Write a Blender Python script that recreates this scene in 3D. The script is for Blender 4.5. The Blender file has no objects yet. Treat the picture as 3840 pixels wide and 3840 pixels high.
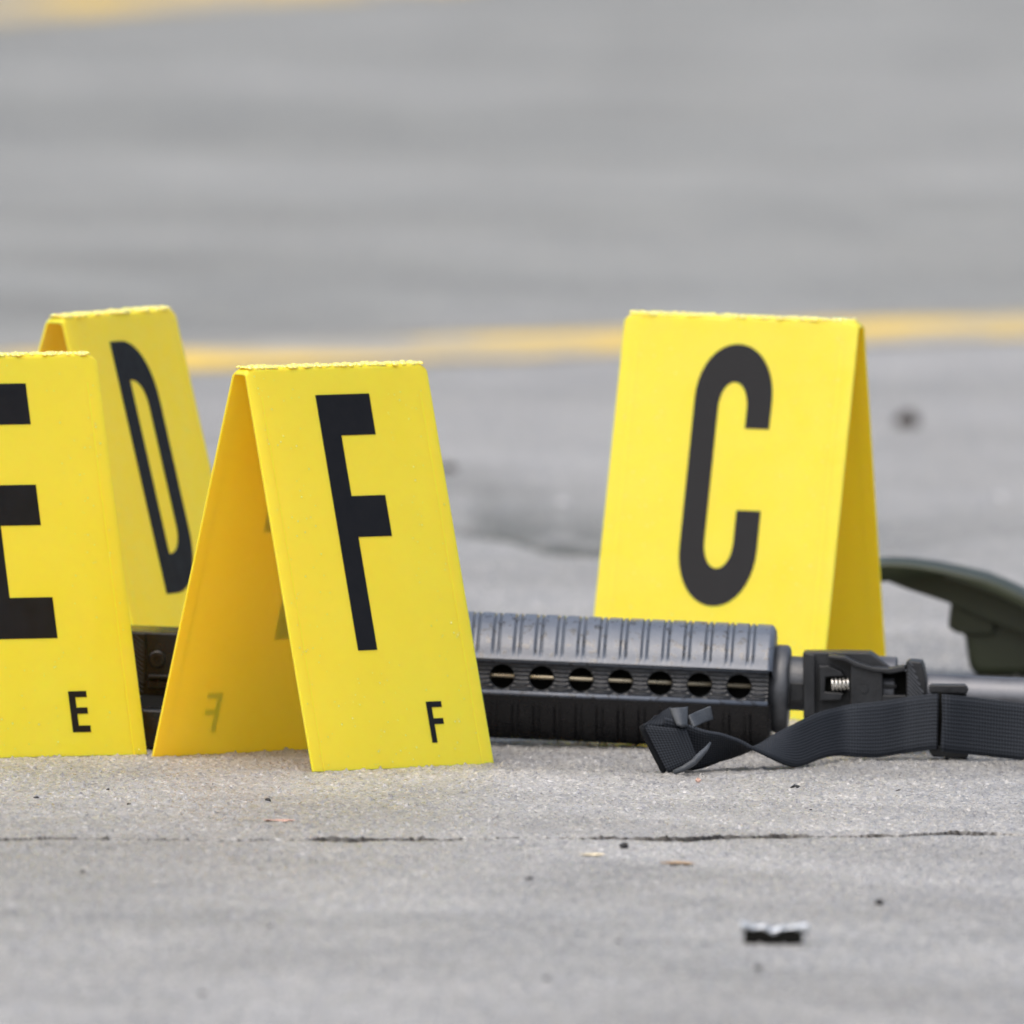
import bpy, bmesh, math, random
import numpy as np
from mathutils import Vector, Matrix
random.seed(7); rng = np.random.default_rng(11)
scene = bpy.context.scene
C = scene.collection
R = math.radians
MM = 0.001

# ------------------------------------------------------------------ camera
FPX = 101852.0                      # focal length in photo pixels (3840 wide)
ROLL = 0.019
DIST = 11.0
A0 = R(3.87)                        # depression of the ground point under marker F
H_CAM = DIST * math.sin(A0)
PITCH = A0 - (2888 - 1920) / FPX
CAM = Vector((0.0, -DIST * math.cos(A0), H_CAM))
fwd = Vector((0, math.cos(PITCH), -math.sin(PITCH)))
up0 = Vector((0, math.sin(PITCH), math.cos(PITCH)))
r0 = Vector((1, 0, 0))
rgt = r0 * math.cos(ROLL) + up0 * math.sin(ROLL)
upv = up0 * math.cos(ROLL) - r0 * math.sin(ROLL)
cam_d = bpy.data.cameras.new('camera')
cam = bpy.data.objects.new('camera', cam_d); C.objects.link(cam)
m = Matrix((rgt, upv, -fwd)).transposed().to_4x4(); m.translation = CAM
cam.matrix_world = m
cam_d.sensor_width = 36.0
cam_d.lens = 18.0 * FPX / 1920.0
cam_d.clip_start = 0.1; cam_d.clip_end = 3000
cam_d.dof.use_dof = True
cam_d.dof.focus_distance = 10.88
cam_d.dof.aperture_fstop = 21
scene.camera = cam

# ------------------------------------------------------------------ sky, sun, exposure
SUN_EL, SUN_AZ = R(63), R(203)      # azimuth clockwise from +Y
w = bpy.data.worlds.new('World'); scene.world = w; w.use_nodes = True
nt = w.node_tree; nt.nodes.clear()
sky = nt.nodes.new('ShaderNodeTexSky'); sky.sky_type = 'NISHITA'; sky.sun_disc = False
sky.sun_elevation = SUN_EL; sky.sun_rotation = SUN_AZ
sky.air_density = 1.0; sky.dust_density = 6.0; sky.ozone_density = 1.0
hs = nt.nodes.new('ShaderNodeHueSaturation'); hs.inputs['Saturation'].default_value = 0.80
bg = nt.nodes.new('ShaderNodeBackground'); bg.inputs['Strength'].default_value = 0.11
wo = nt.nodes.new('ShaderNodeOutputWorld')
nt.links.new(sky.outputs[0], hs.inputs['Color']); nt.links.new(hs.outputs[0], bg.inputs[0]); nt.links.new(bg.outputs[0], wo.inputs[0])
sd = bpy.data.lights.new('sun', 'SUN'); sd.energy = 1.5; sd.angle = R(95); sd.color = (1.0, 0.965, 0.915)
sun = bpy.data.objects.new('sun', sd); C.objects.link(sun)
sdir = Vector((math.sin(SUN_AZ) * math.cos(SUN_EL), math.cos(SUN_AZ) * math.cos(SUN_EL), math.sin(SUN_EL)))
sun.rotation_euler = sdir.to_track_quat('Z', 'Y').to_euler(); sun.location = sdir * 20
scene.view_settings.view_transform = 'Standard'; scene.view_settings.look = 'None'
scene.view_settings.gamma = 1.0; scene.view_settings.use_curve_mapping = False
scene.view_settings.exposure = 0.60
scene.render.engine = 'CYCLES'

# ------------------------------------------------------------------ pixel helpers
def ray(px, py):
    return fwd * FPX + rgt * (px - 1920) - upv * (py - 1920)
def ground(px, py, z=0.0):
    d = ray(px, py); t = (z - CAM.z) / d.z
    return CAM + d * t
def on_plane(px, py, o, n):
    d = ray(px, py); t = (o - CAM).dot(n) / d.dot(n)
    return CAM + d * t
def at_depth(px, py, y):
    d = ray(px, py); return CAM + d * ((y - CAM.y) / d.y)

# ------------------------------------------------------------------ material helpers
class N:
    def __init__(s, name):
        s.m = bpy.data.materials.new(name); s.m.use_nodes = True; s.t = s.m.node_tree
        s.b = s.t.nodes['Principled BSDF']
    def n(s, typ, **kw):
        x = s.t.nodes.new('ShaderNode' + typ)
        for k, v in kw.items():
            if k in x.inputs.keys(): x.inputs[k].default_value = v
            else: setattr(x, k, v)
        return x
    def l(s, a, b): s.t.links.new(a, b)
    def coords(s, scale=(1, 1, 1), kind='Object'):
        tc = s.n('TexCoord'); mp = s.n('Mapping'); mp.inputs['Scale'].default_value = scale
        s.l(tc.outputs[kind], mp.inputs[0]); return mp.outputs[0]
    def noise(s, vec, scale, detail=3, rough=.55):
        x = s.n('TexNoise'); x.inputs['Scale'].default_value = scale; x.inputs['Detail'].default_value = detail
        x.inputs['Roughness'].default_value = rough
        s.l(vec, x.inputs['Vector']); return x
    def ramp(s, fac, stops):
        x = s.n('ValToRGB'); e = x.color_ramp.elements
        while len(e) < len(stops): e.new(.5)
        for i, (p, c) in enumerate(stops):
            e[i].position = p; e[i].color = (c[0], c[1], c[2], 1) if isinstance(c, tuple) else (c, c, c, 1)
        s.l(fac, x.inputs[0]); return x.outputs[0]
    def mix(s, fac, a, b, mode='MIX'):
        x = s.n('MixRGB', blend_type=mode)
        for sock, v in ((x.inputs[0], fac), (x.inputs[1], a), (x.inputs[2], b)):
            if hasattr(v, 'is_linked'): s.l(v, sock)
            elif isinstance(v, tuple): sock.default_value = (v[0], v[1], v[2], 1)
            else: sock.default_value = v if sock.type == 'VALUE' else (v, v, v, 1)
        return x.outputs[0]
    def bump(s, h, dist, strength=1.0, prev=None):
        x = s.n('Bump'); x.inputs['Distance'].default_value = dist; x.inputs['Strength'].default_value = strength
        s.l(h, x.inputs['Height'])
        if prev is not None: s.l(prev, x.inputs['Normal'])
        return x.outputs[0]
    def set(s, **kw):
        for k, v in kw.items():
            k = k.replace('_', ' ')
            i = s.b.inputs[k]
            if hasattr(v, 'is_linked'): s.l(v, i)
            elif isinstance(v, tuple): i.default_value = (*v, 1) if i.type == 'RGBA' else v
            else: i.default_value = v
        return s.m

def mat_plain(name, col, rough, metal=0.0, spec=0.5, var=0.25, bscale=600, bdist=0.0001, scale=120):
    k = N(name); v = k.coords()
    nz = k.noise(v, scale, 4)
    c = k.mix(k.ramp(nz.outputs[0], [(.3, 0.0), (.7, 1.0)]), tuple(x * (1 - var) for x in col), tuple(min(1, x * (1 + var)) for x in col))
    rr = k.ramp(nz.outputs[0], [(.25, max(.03, rough - .1)), (.75, min(1, rough + .1))])
    bn = k.noise(v, bscale, 3)
    return k.set(Base_Color=c, Roughness=rr, Metallic=metal, Specular_IOR_Level=spec, Normal=k.bump(bn.outputs[0], bdist))

# ground
k = N('concrete')
v = k.coords()
vs = k.coords((1, .32, 1))
grain = k.n('TexVoronoi'); grain.inputs['Scale'].default_value = 880; k.l(vs, grain.inputs['Vector'])
gs = k.n('SeparateColor'); k.l(grain.outputs['Color'], gs.inputs[0])
grain2 = k.n('TexVoronoi'); grain2.inputs['Scale'].default_value = 190; k.l(vs, grain2.inputs['Vector'])
gs2 = k.n('SeparateColor'); k.l(grain2.outputs['Color'], gs2.inputs[0])
col = k.ramp(gs.outputs[0], [(0, (.13, .13, .14)), (.12, (.25, .25, .26)), (.42, (.335, .325, .305)), (.7, (.345, .35, .37)), (.90, (.42, .41, .38)), (.98, (.62, .61, .60))])
col = k.mix(.35, col, k.ramp(gs2.outputs[1], [(0, (.20, .20, .205)), (.2, (.31, .31, .32)), (.6, (.34, .33, .31)), (.93, (.37, .36, .34)), (1, (.48, .47, .45))]))
at3 = k.n('Attribute'); at3.attribute_name = 'far_slab'
mott = k.noise(v, 9, 5)
col = k.mix(1.0, col, k.ramp(mott.outputs[0], [(.3, .83), (.7, 1.13)]), 'MULTIPLY')
mid = k.noise(k.coords((.8, 1, 1)), 4.2, 3, .55)
col = k.mix(1.0, col, k.ramp(mid.outputs[0], [(.34, (.855, .845, .825)), (.66, (1.06, 1.06, 1.06))]), 'MULTIPLY')
big = k.noise(k.coords((.5, .9, 1)), 1.6, 5, .6)
col = k.mix(1.0, col, k.ramp(big.outputs[0], [(.3, (.80, .81, .81)), (.7, (1.03, 1.035, 1.045))]), 'MULTIPLY')
# the older, greyer slab behind the joint: mask stored on the mesh
at = k.n('Attribute'); at.attribute_name = 'stain'
col = k.mix(at.outputs['Fac'], col, (.09, .09, .075))
damp = k.noise(k.coords((.7, 1, 1)), 2.4, 5, .6)
col = k.mix(at3.outputs['Fac'], col, k.mix(1.0, col, k.ramp(damp.outputs[0], [(.34, (.75, .755, .72)), (.5, (.84, .85, .815)), (.66, (.90, .91, .89))]), 'MULTIPLY'))
at2 = k.n('Attribute'); at2.attribute_name = 'crack'
col = k.mix(at2.outputs['Fac'], col, (.016, .013, .010))
fine = k.noise(k.coords((1, .5, 1)), 1100, 2)
nb = k.bump(fine.outputs[0], .0005, .8)
rg = k.ramp(gs.outputs[1], [(0, .24), (.3, .40), (1, .62)])
M_ground = k.set(Base_Color=col, Roughness=rg, Specular_IOR_Level=.5, Normal=nb)

k = N('line_paint'); v = k.coords((1, 1, 1))
nz = k.noise(v, 6, 6, .7); n2 = k.noise(v, 2.2, 3)
wear = k.ramp(nz.outputs[0], [(.40, 0.0), (.56, 1.0)])
c = k.mix(wear, (.36, .34, .29), k.mix(n2.outputs[0], (.66, .44, .05), (.74, .52, .08)))
M_line = k.set(Base_Color=c, Roughness=.6, Normal=k.bump(nz.outputs[0], .001))

# yellow plastic
k = N('yellow_plastic'); v = k.coords()
nz = k.noise(v, 30, 3); fn = k.noise(v, 900, 2)
c = k.mix(nz.outputs[0], (.965, .565, .028), (.985, .61, .045))
ns = k.noise(v, 75, 5, .65)
M_yel = k.set(Base_Color=c, Roughness=k.ramp(ns.outputs[0], [(.35, .36), (.65, .62)]), Specular_IOR_Level=.35, Subsurface_Weight=1.0, Subsurface_Radius=(.95, .60, .12),
              Subsurface_Scale=.0062, Normal=k.bump(fn.outputs[0], .00003, .5))
k = N('letter_print'); v = k.coords()
nz = k.noise(v, 180, 4); fn = k.noise(v, 500, 3)
M_let = k.set(Base_Color=k.mix(nz.outputs[0], (.004, .004, .005), (.008, .008, .010)), Roughness=k.ramp(nz.outputs[0], [(.3, .35), (.7, .5)]), Specular_IOR_Level=.22,
              Normal=k.bump(fn.outputs[0], .00008))
k = N('water_bead'); M_bead = k.set(Base_Color=(.95, .80, .22), Roughness=.12, Subsurface_Weight=1.0, Subsurface_Radius=(1, .8, .2), Subsurface_Scale=.001, Coat_Weight=.6)
k = N('yellow_crease'); M_crease = k.set(Base_Color=(.90, .68, .02), Roughness=.4)

# black polymer, wet and scuffed
k = N('black_polymer'); v = k.coords()
nz = k.noise(v, 260, 5, .6); n2 = k.noise(v, 70, 4)
blot = k.ramp(nz.outputs[0], [(.52, 0.0), (.60, 1.0)])
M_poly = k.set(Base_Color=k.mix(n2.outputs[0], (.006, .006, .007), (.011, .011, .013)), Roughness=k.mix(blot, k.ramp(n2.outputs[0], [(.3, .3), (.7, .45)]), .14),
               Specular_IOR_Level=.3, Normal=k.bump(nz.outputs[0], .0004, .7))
k = N('skylit_grey_polymer'); v = k.coords()  # black polymer again, with sky light from above put into its colour
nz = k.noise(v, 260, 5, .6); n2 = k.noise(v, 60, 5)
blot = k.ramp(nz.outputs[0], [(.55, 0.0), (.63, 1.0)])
M_polylit = k.set(Base_Color=k.mix(blot, k.mix(n2.outputs[0], (.066, .081, .110), (.112, .133, .172)), (.05, .053, .06)), Roughness=k.mix(blot, k.ramp(n2.outputs[0], [(.3, .36), (.7, .5)]), .16),
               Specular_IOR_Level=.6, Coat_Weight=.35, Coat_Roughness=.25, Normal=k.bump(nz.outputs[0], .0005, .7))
k = N('black_polymer_ribbed'); v = k.coords()
wv = k.n('TexWave', wave_type='BANDS', bands_direction='Z'); wv.inputs['Scale'].default_value = 190; k.l(v, wv.inputs['Vector'])
wv.inputs['Distortion'].default_value = .4
nz = k.noise(v, 200, 4)
M_polyrib = k.set(Base_Color=(.022, .025, .03), Roughness=k.ramp(nz.outputs[0], [(.3, .35), (.7, .55)]), Normal=k.bump(wv.outputs[0], .0005, .8))
M_steel = mat_plain('black_steel', (.014, .0155, .0185), .42, .0, .45, .3, 700, .0001)
M_vrib = mat_plain('grey_polymer', (.04, .044, .052), .42, 0, .5, .3)
M_capg = mat_plain('worn_grey_steel', (.06, .065, .075), .4, .2, .6, .3, 700, .0001)
M_recv = mat_plain('receiver_black', (.006, .006, .0055), .26, 0, .35, .3)
M_matte = mat_plain('matte_black', (.007, .007, .006), .85, 0, .12, .3)
M_barrel = mat_plain('grey_barrel_steel', (.12, .125, .14), .38, .55, .5, .15, 900, .00005)
M_tubeglint = mat_plain('gas_tube_glint_steel', (.42, .37, .27), .3, .8, .5, .15)  # beige of the tube's reflected highlight put into the colour
M_spring = mat_plain('spring_steel', (.8, .78, .74), .28, .9, .5, .1)
k = N('metal_scrap_foil'); v = k.coords(); nz = k.noise(v, 300, 3)
M_foil = k.set(Base_Color=(.62, .66, .71), Metallic=1.0, Roughness=.28, Normal=k.bump(nz.outputs[0], .0004))
M_olive = mat_plain('olive_plastic', (.018, .025, .010), .42, 0, .5, .2, 300, .0002, 60)

# nylon webbing: uv.x along (metres), uv.y across (metres)
k = N('black_webbing'); uv = k.coords((1, 1, 1), 'UV')
w1 = k.n('TexWave', wave_type='BANDS', bands_direction='Y'); w1.inputs['Scale'].default_value = 1 / .00155 * .05 * 2 * math.pi; k.l(uv, w1.inputs['Vector'])
w2 = k.n('TexWave', wave_type='BANDS', bands_direction='X'); w2.inputs['Scale'].default_value = 1 / .00125 * .05 * 2 * math.pi; k.l(uv, w2.inputs['Vector'])
w1.inputs['Distortion'].default_value = .5; w1.inputs['Detail Scale'].default_value = 60
hgt = k.mix(.46, w1.outputs[0], w2.outputs[0])
c = k.mix(hgt, (.008, .0095, .0125), (.036, .042, .053))
M_web = k.set(Base_Color=c, Roughness=.8, Specular_IOR_Level=.15, Normal=k.bump(hgt, .0003, .8))
M_webdark = mat_plain('frayed_nylon', (.05, .058, .07), .6, 0, .4, .3, 900, .0003)

def mat_bit(name, col, rough=.7): return mat_plain(name, col, rough, 0, .4, .35, 900, .0003, 300)
M_grit = mat_bit('black_grit', (.018, .018, .02), .5)
M_stone = mat_bit('brown_stone', (.032, .024, .020))
M_pale = mat_bit('pale_grit', (.45, .46, .48), .35)
M_leaf = mat_bit('dry_leaf', (.42, .29, .17))
M_pink = mat_bit('pink_scrap', (.50, .33, .27))
M_cream = mat_bit('cream_scrap', (.66, .58, .42))

# ------------------------------------------------------------------ object helpers
def mesh_obj(name, verts, faces, mat, parent=None, smooth=False, bevel=0, seg=2, uvs=None, angle=30):
    me = bpy.data.meshes.new(name)
    me.from_pydata([tuple(v) for v in verts], [], faces)
    me.materials.append(mat)
    bm = bmesh.new(); bm.from_mesh(me); bmesh.ops.recalc_face_normals(bm, faces=bm.faces)
    bm.to_mesh(me); bm.free()
    if uvs is not None:
        ul = me.uv_layers.new(name='UVMap')
        for lp in me.loops: ul.data[lp.index].uv = uvs[lp.vertex_index]
    o = bpy.data.objects.new(name, me); C.objects.link(o)
    if parent is not None: o.parent = parent
    if smooth:
        for p in me.polygons: p.use_smooth = True
    if bevel:
        b = o.modifiers.new('bevel', 'BEVEL'); b.width = bevel; b.segments = seg; b.limit_method = 'ANGLE'; b.angle_limit = R(angle)
        b.harden_normals = False
    return o
def empty(name, loc, rz=0, label=None, cat=None, group=None):
    o = bpy.data.objects.new(name, None); C.objects.link(o); o.location = loc; o.rotation_euler = (0, 0, rz)
    o.empty_display_size = .02
    return tag(o, label, cat, group)
def tag(o, label=None, cat=None, group=None, kind=None):
    if label: o['label'] = label
    if cat: o['category'] = cat
    if group: o['group'] = group
    if kind: o['kind'] = kind
    return o
def prism(poly, a, b, fn):
    """poly: 2-D points; fn(p, t) -> 3-D; between t=a and t=b"""
    n = len(poly)
    vs = [fn(p, a) for p in poly] + [fn(p, b) for p in poly]
    fs = [tuple(range(n)), tuple(range(2 * n - 1, n - 1, -1))]
    fs += [(i, (i + 1) % n, n + (i + 1) % n, n + i) for i in range(n)]
    return vs, fs
def lathe_x(prof, seg=48, cz=0.0, cy=0.0):
    vs, fs = [], []
    for (x, r) in prof:
        for j in range(seg):
            t = 2 * math.pi * j / seg
            vs.append((x, cy + r * math.cos(t), cz + r * math.sin(t)))
    for i in range(len(prof) - 1):
        for j in range(seg):
            fs.append((i * seg + j, i * seg + (j + 1) % seg, (i + 1) * seg + (j + 1) % seg, (i + 1) * seg + j))
    fs.append(tuple(range(seg))); n = (len(prof) - 1) * seg; fs.append(tuple(range(n + seg - 1, n - 1, -1)))
    return vs, fs
def tube(path, r, seg=8):
    vs, fs = [], []
    P = [Vector(p) for p in path]
    for i, p in enumerate(P):
        t = (P[min(i + 1, len(P) - 1)] - P[max(i - 1, 0)]).normalized()
        a = t.orthogonal().normalized() if i == 0 else (prev - t * prev.dot(t)).normalized()
        prev = a; b = t.cross(a)
        rr = r[i] if isinstance(r, (list, tuple)) else r
        for j in range(seg):
            q = 2 * math.pi * j / seg; vs.append(p + (a * math.cos(q) + b * math.sin(q)) * rr)
    for i in range(len(P) - 1):
        for j in range(seg):
            fs.append((i * seg + j, i * seg + (j + 1) % seg, (i + 1) * seg + (j + 1) % seg, (i + 1) * seg + j))
    fs.append(tuple(range(seg))); n = (len(P) - 1) * seg; fs.append(tuple(range(n + seg - 1, n - 1, -1)))
    return vs, fs

# ------------------------------------------------------------------ ground: one sheet, real relief where the lens is near
def axis_steps(segs, tail, grow=1.35):
    a = []
    for (x0, x1, st) in segs: a.append(np.arange(x0, x1, st))
    a = list(np.concatenate(a)) + [segs[-1][1]]
    st = segs[-1][2]; x = a[-1]
    while x < tail: st *= grow; x += st; a.append(x)
    st = segs[0][2]; x = a[0]; pre = []
    while x > -tail: st *= grow; x -= st; pre.append(x)
    return np.array(pre[::-1] + a)
GX = axis_steps([(-.29, .29, .00062)], 400)
GY = axis_steps([(-1.5, -.52, .0032), (-.52, .36, .0016), (.36, .9, .0045), (.9, 1.6, .012)], 600)
XX, YY = np.meshgrid(GX, GY)
def vnoise(x, y, sx, sy, seed):
    r = np.random.default_rng(seed); T = r.random((256, 256))
    fx = x / sx; fy = y / sy
    ix = np.floor(fx).astype(np.int64); iy = np.floor(fy).astype(np.int64)
    ux = fx - ix; uy = fy - iy; ux = ux * ux * (3 - 2 * ux); uy = uy * uy * (3 - 2 * uy)
    g = lambda a, b: T[b % 256, a % 256]
    return (g(ix, iy) * (1 - ux) + g(ix + 1, iy) * ux) * (1 - uy) + (g(ix, iy + 1) * (1 - ux) + g(ix + 1, iy + 1) * ux) * uy
mask = np.clip((.30 - np.abs(XX)) / .05, 0, 1) * np.clip((YY + 1.55) / .1, 0, 1) * np.clip((1.3 - YY) / .4, 0, 1)
Z = np.zeros_like(XX)
g1 = vnoise(XX, YY, .0017, .0040, 1); g2 = vnoise(XX, YY, .0009, .0022, 2); g3 = vnoise(XX, YY, .006, .010, 3)
Z += mask * (.00085 * (g1 - .5) + .0005 * (g2 - .5) + .0005 * (g3 - .5) + .0010 * (vnoise(XX, YY, .05, .05, 4) - .5))
Z += mask * .0009 * np.clip((g1 * g2 - .62) / .2, 0, 1)
# crack in the pavement in front of the markers
cx = np.array([0, 190, 400, 770, 860, 1130, 1240, 1300, 1500, 1640, 1800, 1960, 2100, 2310, 2500, 2600, 2780, 2960, 3100, 3270, 3360, 3500, 3700, 3840])
cyp = np.array([3150, 3148, 3150, 3148, 3152, 3148, 3150, 3151, 3150, 3149, 3147, 3145, 3143, 3146, 3146, 3146, 3140, 3141, 3139, 3139, 3136, 3130, 3131, 3133])
cw = 0.85 * np.array([5, 5, 1.5, 2, 2.5, 1.5, 9, 8, 8, 7, 2.5, 1.5, 2.5, 5, 6.5, 8, 11, 7, 1.5, 5, 2.5, 6, 5, 2]) * .001
cpts = [ground(a, b) for a, b in zip(cx, cyp)]
cX = np.array([p.x for p in cpts]); cY = np.array([p.y for p in cpts])
jit = lambda x, s: (vnoise(x, x * 0, s, 1, 21) - .5)
c_line = np.interp(GX, cX, cY) + .009 * jit(GX, .022) + .003 * jit(GX + 5, .005)
c_wid = np.clip(np.interp(GX, cX, cw), .0024, .0066) * (.7 + .6 * vnoise(GX, GX * 0, .012, 1, 22))
dcr = np.abs(YY - c_line[None, :]) / np.maximum(c_wid[None, :], .0005)
crack_g = np.clip((1.15 - dcr) * 5, 0, 1) * (np.abs(XX) < .28)
crack = np.clip((1.55 - dcr) * 3, 0, 1) * np.clip(c_wid[None, :] / .003, .75, 1) * (np.abs(XX) < .28)
cs_ = np.clip(c_wid / .006, .08, 1)[None, :] * (np.abs(XX) < .285)
dback = YY - c_line[None, :]
near = np.exp(-(np.clip(-dback, 0, 1) / .02) ** 2) * (dback < 0) * np.clip(cs_ * 1.5, .85, 1)
Z *= 1 - .75 * near
Z += .0007 * cs_ * np.exp(-np.clip(dback, 0, 5) / .05) * (dback > 0) * np.clip((.285 - np.abs(XX)) / .02, 0, 1)
Z -= crack_g * .007 * np.clip(c_wid[None, :] / .003, .5, 1)
# slight step of the far side
# joint with the stained edge behind the rifle
jp = [ground(a, b) for a, b in ((0, 1900), (1700, 1985), (1850, 2020), (2000, 2050), (2250, 2085), (3340, 2060), (3840, 2010))]
jX = np.array([p.x for p in jp]); jY = np.array([p.y for p in jp])
j_line = np.interp(GX, jX, jY) + .05 * (vnoise(GX, GX * 0, .02, 1, 31) - .5)
dj = YY - j_line[None, :]
jw = np.interp(GX, [p.x for p in (ground(1500, 2000), ground(2250, 2085), ground(2700, 2070), ground(3500, 2060))], [1.0, 1.0, .5, .22])
spots = np.clip((vnoise(XX, YY, .012, .05, 41) * .55 + vnoise(XX, YY, .03, .12, 42) * .6 - .24) * 2.8, 0, 1)
stain = np.clip(1 - dj / .55, 0, 1) * (dj > 0) * spots * .95 + np.exp(-(dj / .02) ** 2) * .75
stain = stain * jw[None, :] * (np.abs(XX) < 3)
Z -= np.exp(-(dj / .012) ** 2) * .004 * (np.abs(XX) < 3) * jw[None, :]
fa, fb = ground(700, 1372), ground(3840, 1222)
fd = (fb - fa).normalized(); far_slab = np.clip(((XX - fa.x) * -fd.y + (YY - fa.y) * fd.x) / .05, 0, 1)
ny, nx = XX.shape
co = np.stack([XX, YY, Z], -1).reshape(-1, 3).astype(np.float32)
idx = np.arange(ny * nx).reshape(ny, nx)
quads = np.stack([idx[:-1, :-1], idx[:-1, 1:], idx[1:, 1:], idx[1:, :-1]], -1).reshape(-1, 4)
me = bpy.data.meshes.new('ground')
me.vertices.add(len(co)); me.vertices.foreach_set('co', co.ravel())
me.loops.add(quads.size); me.loops.foreach_set('vertex_index', quads.ravel().astype(np.int32))
me.polygons.add(len(quads)); me.polygons.foreach_set('loop_start', np.arange(0, quads.size, 4, dtype=np.int32))
me.polygons.foreach_set('loop_total', np.full(len(quads), 4, dtype=np.int32))
me.polygons.foreach_set('use_smooth', np.ones(len(quads), dtype=bool))
me.update(calc_edges=True)
for nm, arr in (('stain', stain), ('crack', crack), ('far_slab', far_slab)):
    a = me.attributes.new(nm, 'FLOAT', 'POINT'); a.data.foreach_set('value', arr.ravel().astype(np.float32))
me.materials.append(M_ground)
go = bpy.data.objects.new('ground', me); C.objects.link(go); tag(go, 'pale grey concrete pavement with a thin dark crack', kind='structure')

# painted stall lines
def line(name, pa, pb, width, ext, label, mt=M_line):
    a, b = ground(*pa), ground(*pb); d = (b - a).normalized(); n = Vector((-d.y, d.x, 0))
    a2, b2 = a - d * ext, b + d * ext
    nseg = 160; vs, fs = [], []
    for i in range(nseg + 1):
        p = a2.lerp(b2, i / nseg)
        for s in (-.5, .5):
            e = .012 * (random.random() - .5)
            q = p + n * (width * s + e); vs.append((q.x, q.y, .0012 if mt is M_line else .0007)); 
    for i in range(nseg): fs.append((2 * i, 2 * i + 2, 2 * i + 3, 2 * i + 1))
    o = mesh_obj(name, vs, fs, mt); return tag(o, label, kind='structure')
line('painted_line', (700, 1352), (3840, 1228), .15, 3, 'worn yellow painted stall line just behind the lettered markers')
k = N('dark_strip_grey'); v = k.coords(); nz = k.noise(v, 5, 5, .7)
M_strip = k.set(Base_Color=k.mix(nz.outputs[0], (.20, .205, .19), (.31, .31, .305)), Roughness=.7)
line('dark_strip', (700, 1290), (3840, 1166), .04, 3, 'thin dark grey strip along the far edge of the yellow line', M_strip)  # thin darker strip just beyond the yellow line
line('painted_line', (0, 28), (1000, -50), .15, 4, 'worn yellow painted stall line far behind the lettered markers')

# ------------------------------------------------------------------ lettered markers
MW, MS, MH, MT = 100.0, 97.0, 161.0, 1.0     # width, spread, height, sheet thickness (mm)
TOPF = 3.8                                   # half width of the flat fold
def outer_profile():
    P = [(-MS / 2, 0.0)]
    d = Vector((-TOPF + MS / 2, MH)).normalized()
    r = 2.0
    c1 = Vector((-TOPF, MH))
    for i in range(5):
        t = i / 4; a = c1 - d * r; b = c1 + Vector((1, 0)) * r
        q = a * (1 - t) ** 2 + c1 * 2 * t * (1 - t) + b * t * t; P.append((q.x, q.y))
    return P + [(-x, y) for x, y in reversed(P)]
def make_sheet(parent):
    po = outer_profile(); n = len(po); pin = []
    for i in range(n):
        a = Vector(po[max(i - 1, 0)]); b = Vector(po[min(i + 1, n - 1)]); t = (b - a).normalized()
        nn = Vector((t.y, -t.x)); p = Vector(po[i]) + nn * MT
        if i in (0, n - 1): p.y = 0
        pin.append((p.x, p.y))
    ring = po + pin[::-1]; L = len(ring)
    xs = [-50, -49.6, -48.6, -47.2, -45] + list(np.linspace(-40, 40, 9)) + [45, 47.2, 48.6, 49.6, 50]
    vs, fs = [], []
    for x in xs:
        e = 50 - abs(x); drop = 2.4 * max(0, 1 - e / 4.5) ** 2
        for (y, z) in ring:
            k_ = max(0, (z - (MH - 9)) / 9) ** 1.5
            vs.append((x * MM, y * MM, (z - drop * k_) * MM))
    for i in range(len(xs) - 1):
        for j in range(L):
            fs.append((i * L + j, i * L + (j + 1) % L, (i + 1) * L + (j + 1) % L, (i + 1) * L + j))
    for base in (0, (len(xs) - 1) * L):
        for j in range(n - 1):
            fs.append((base + j, base + j + 1, base + L - 2 - j, base + L - 1 - j))
    o = mesh_obj('sheet', vs, fs, M_yel, parent, smooth=True)
    for p in o.data.polygons: p.use_smooth = True
    try:
        o.data.set_sharp_from_angle(angle=R(40))
    except Exception: pass
    return o
_d = Vector((0, -(MS / 2 - TOPF), -MH)).normalized()
_nf = Vector((0, _d.z, -_d.y)); _nf = _nf if _nf.y < 0 else -_nf
def panel(u, v, off, back=False):
    p = Vector((0, -TOPF, MH)) + _d * v + _nf * off
    x = u - 50
    if back: return Vector((-x, -p.y, p.z)) * MM
    return Vector((x, p.y, p.z)) * MM
def arc(cx_, cy_, rx, ry, a0, a1, n=10, pw=2.3):
    o = []
    for i in range(n + 1):
        t = R(a0 + (a1 - a0) * i / n); c_, s_ = math.cos(t), math.sin(t)
        o.append((cx_ + rx * math.copysign(abs(c_) ** (2 / pw), c_), cy_ + ry * math.copysign(abs(s_) ** (2 / pw), s_)))
    return o
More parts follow.
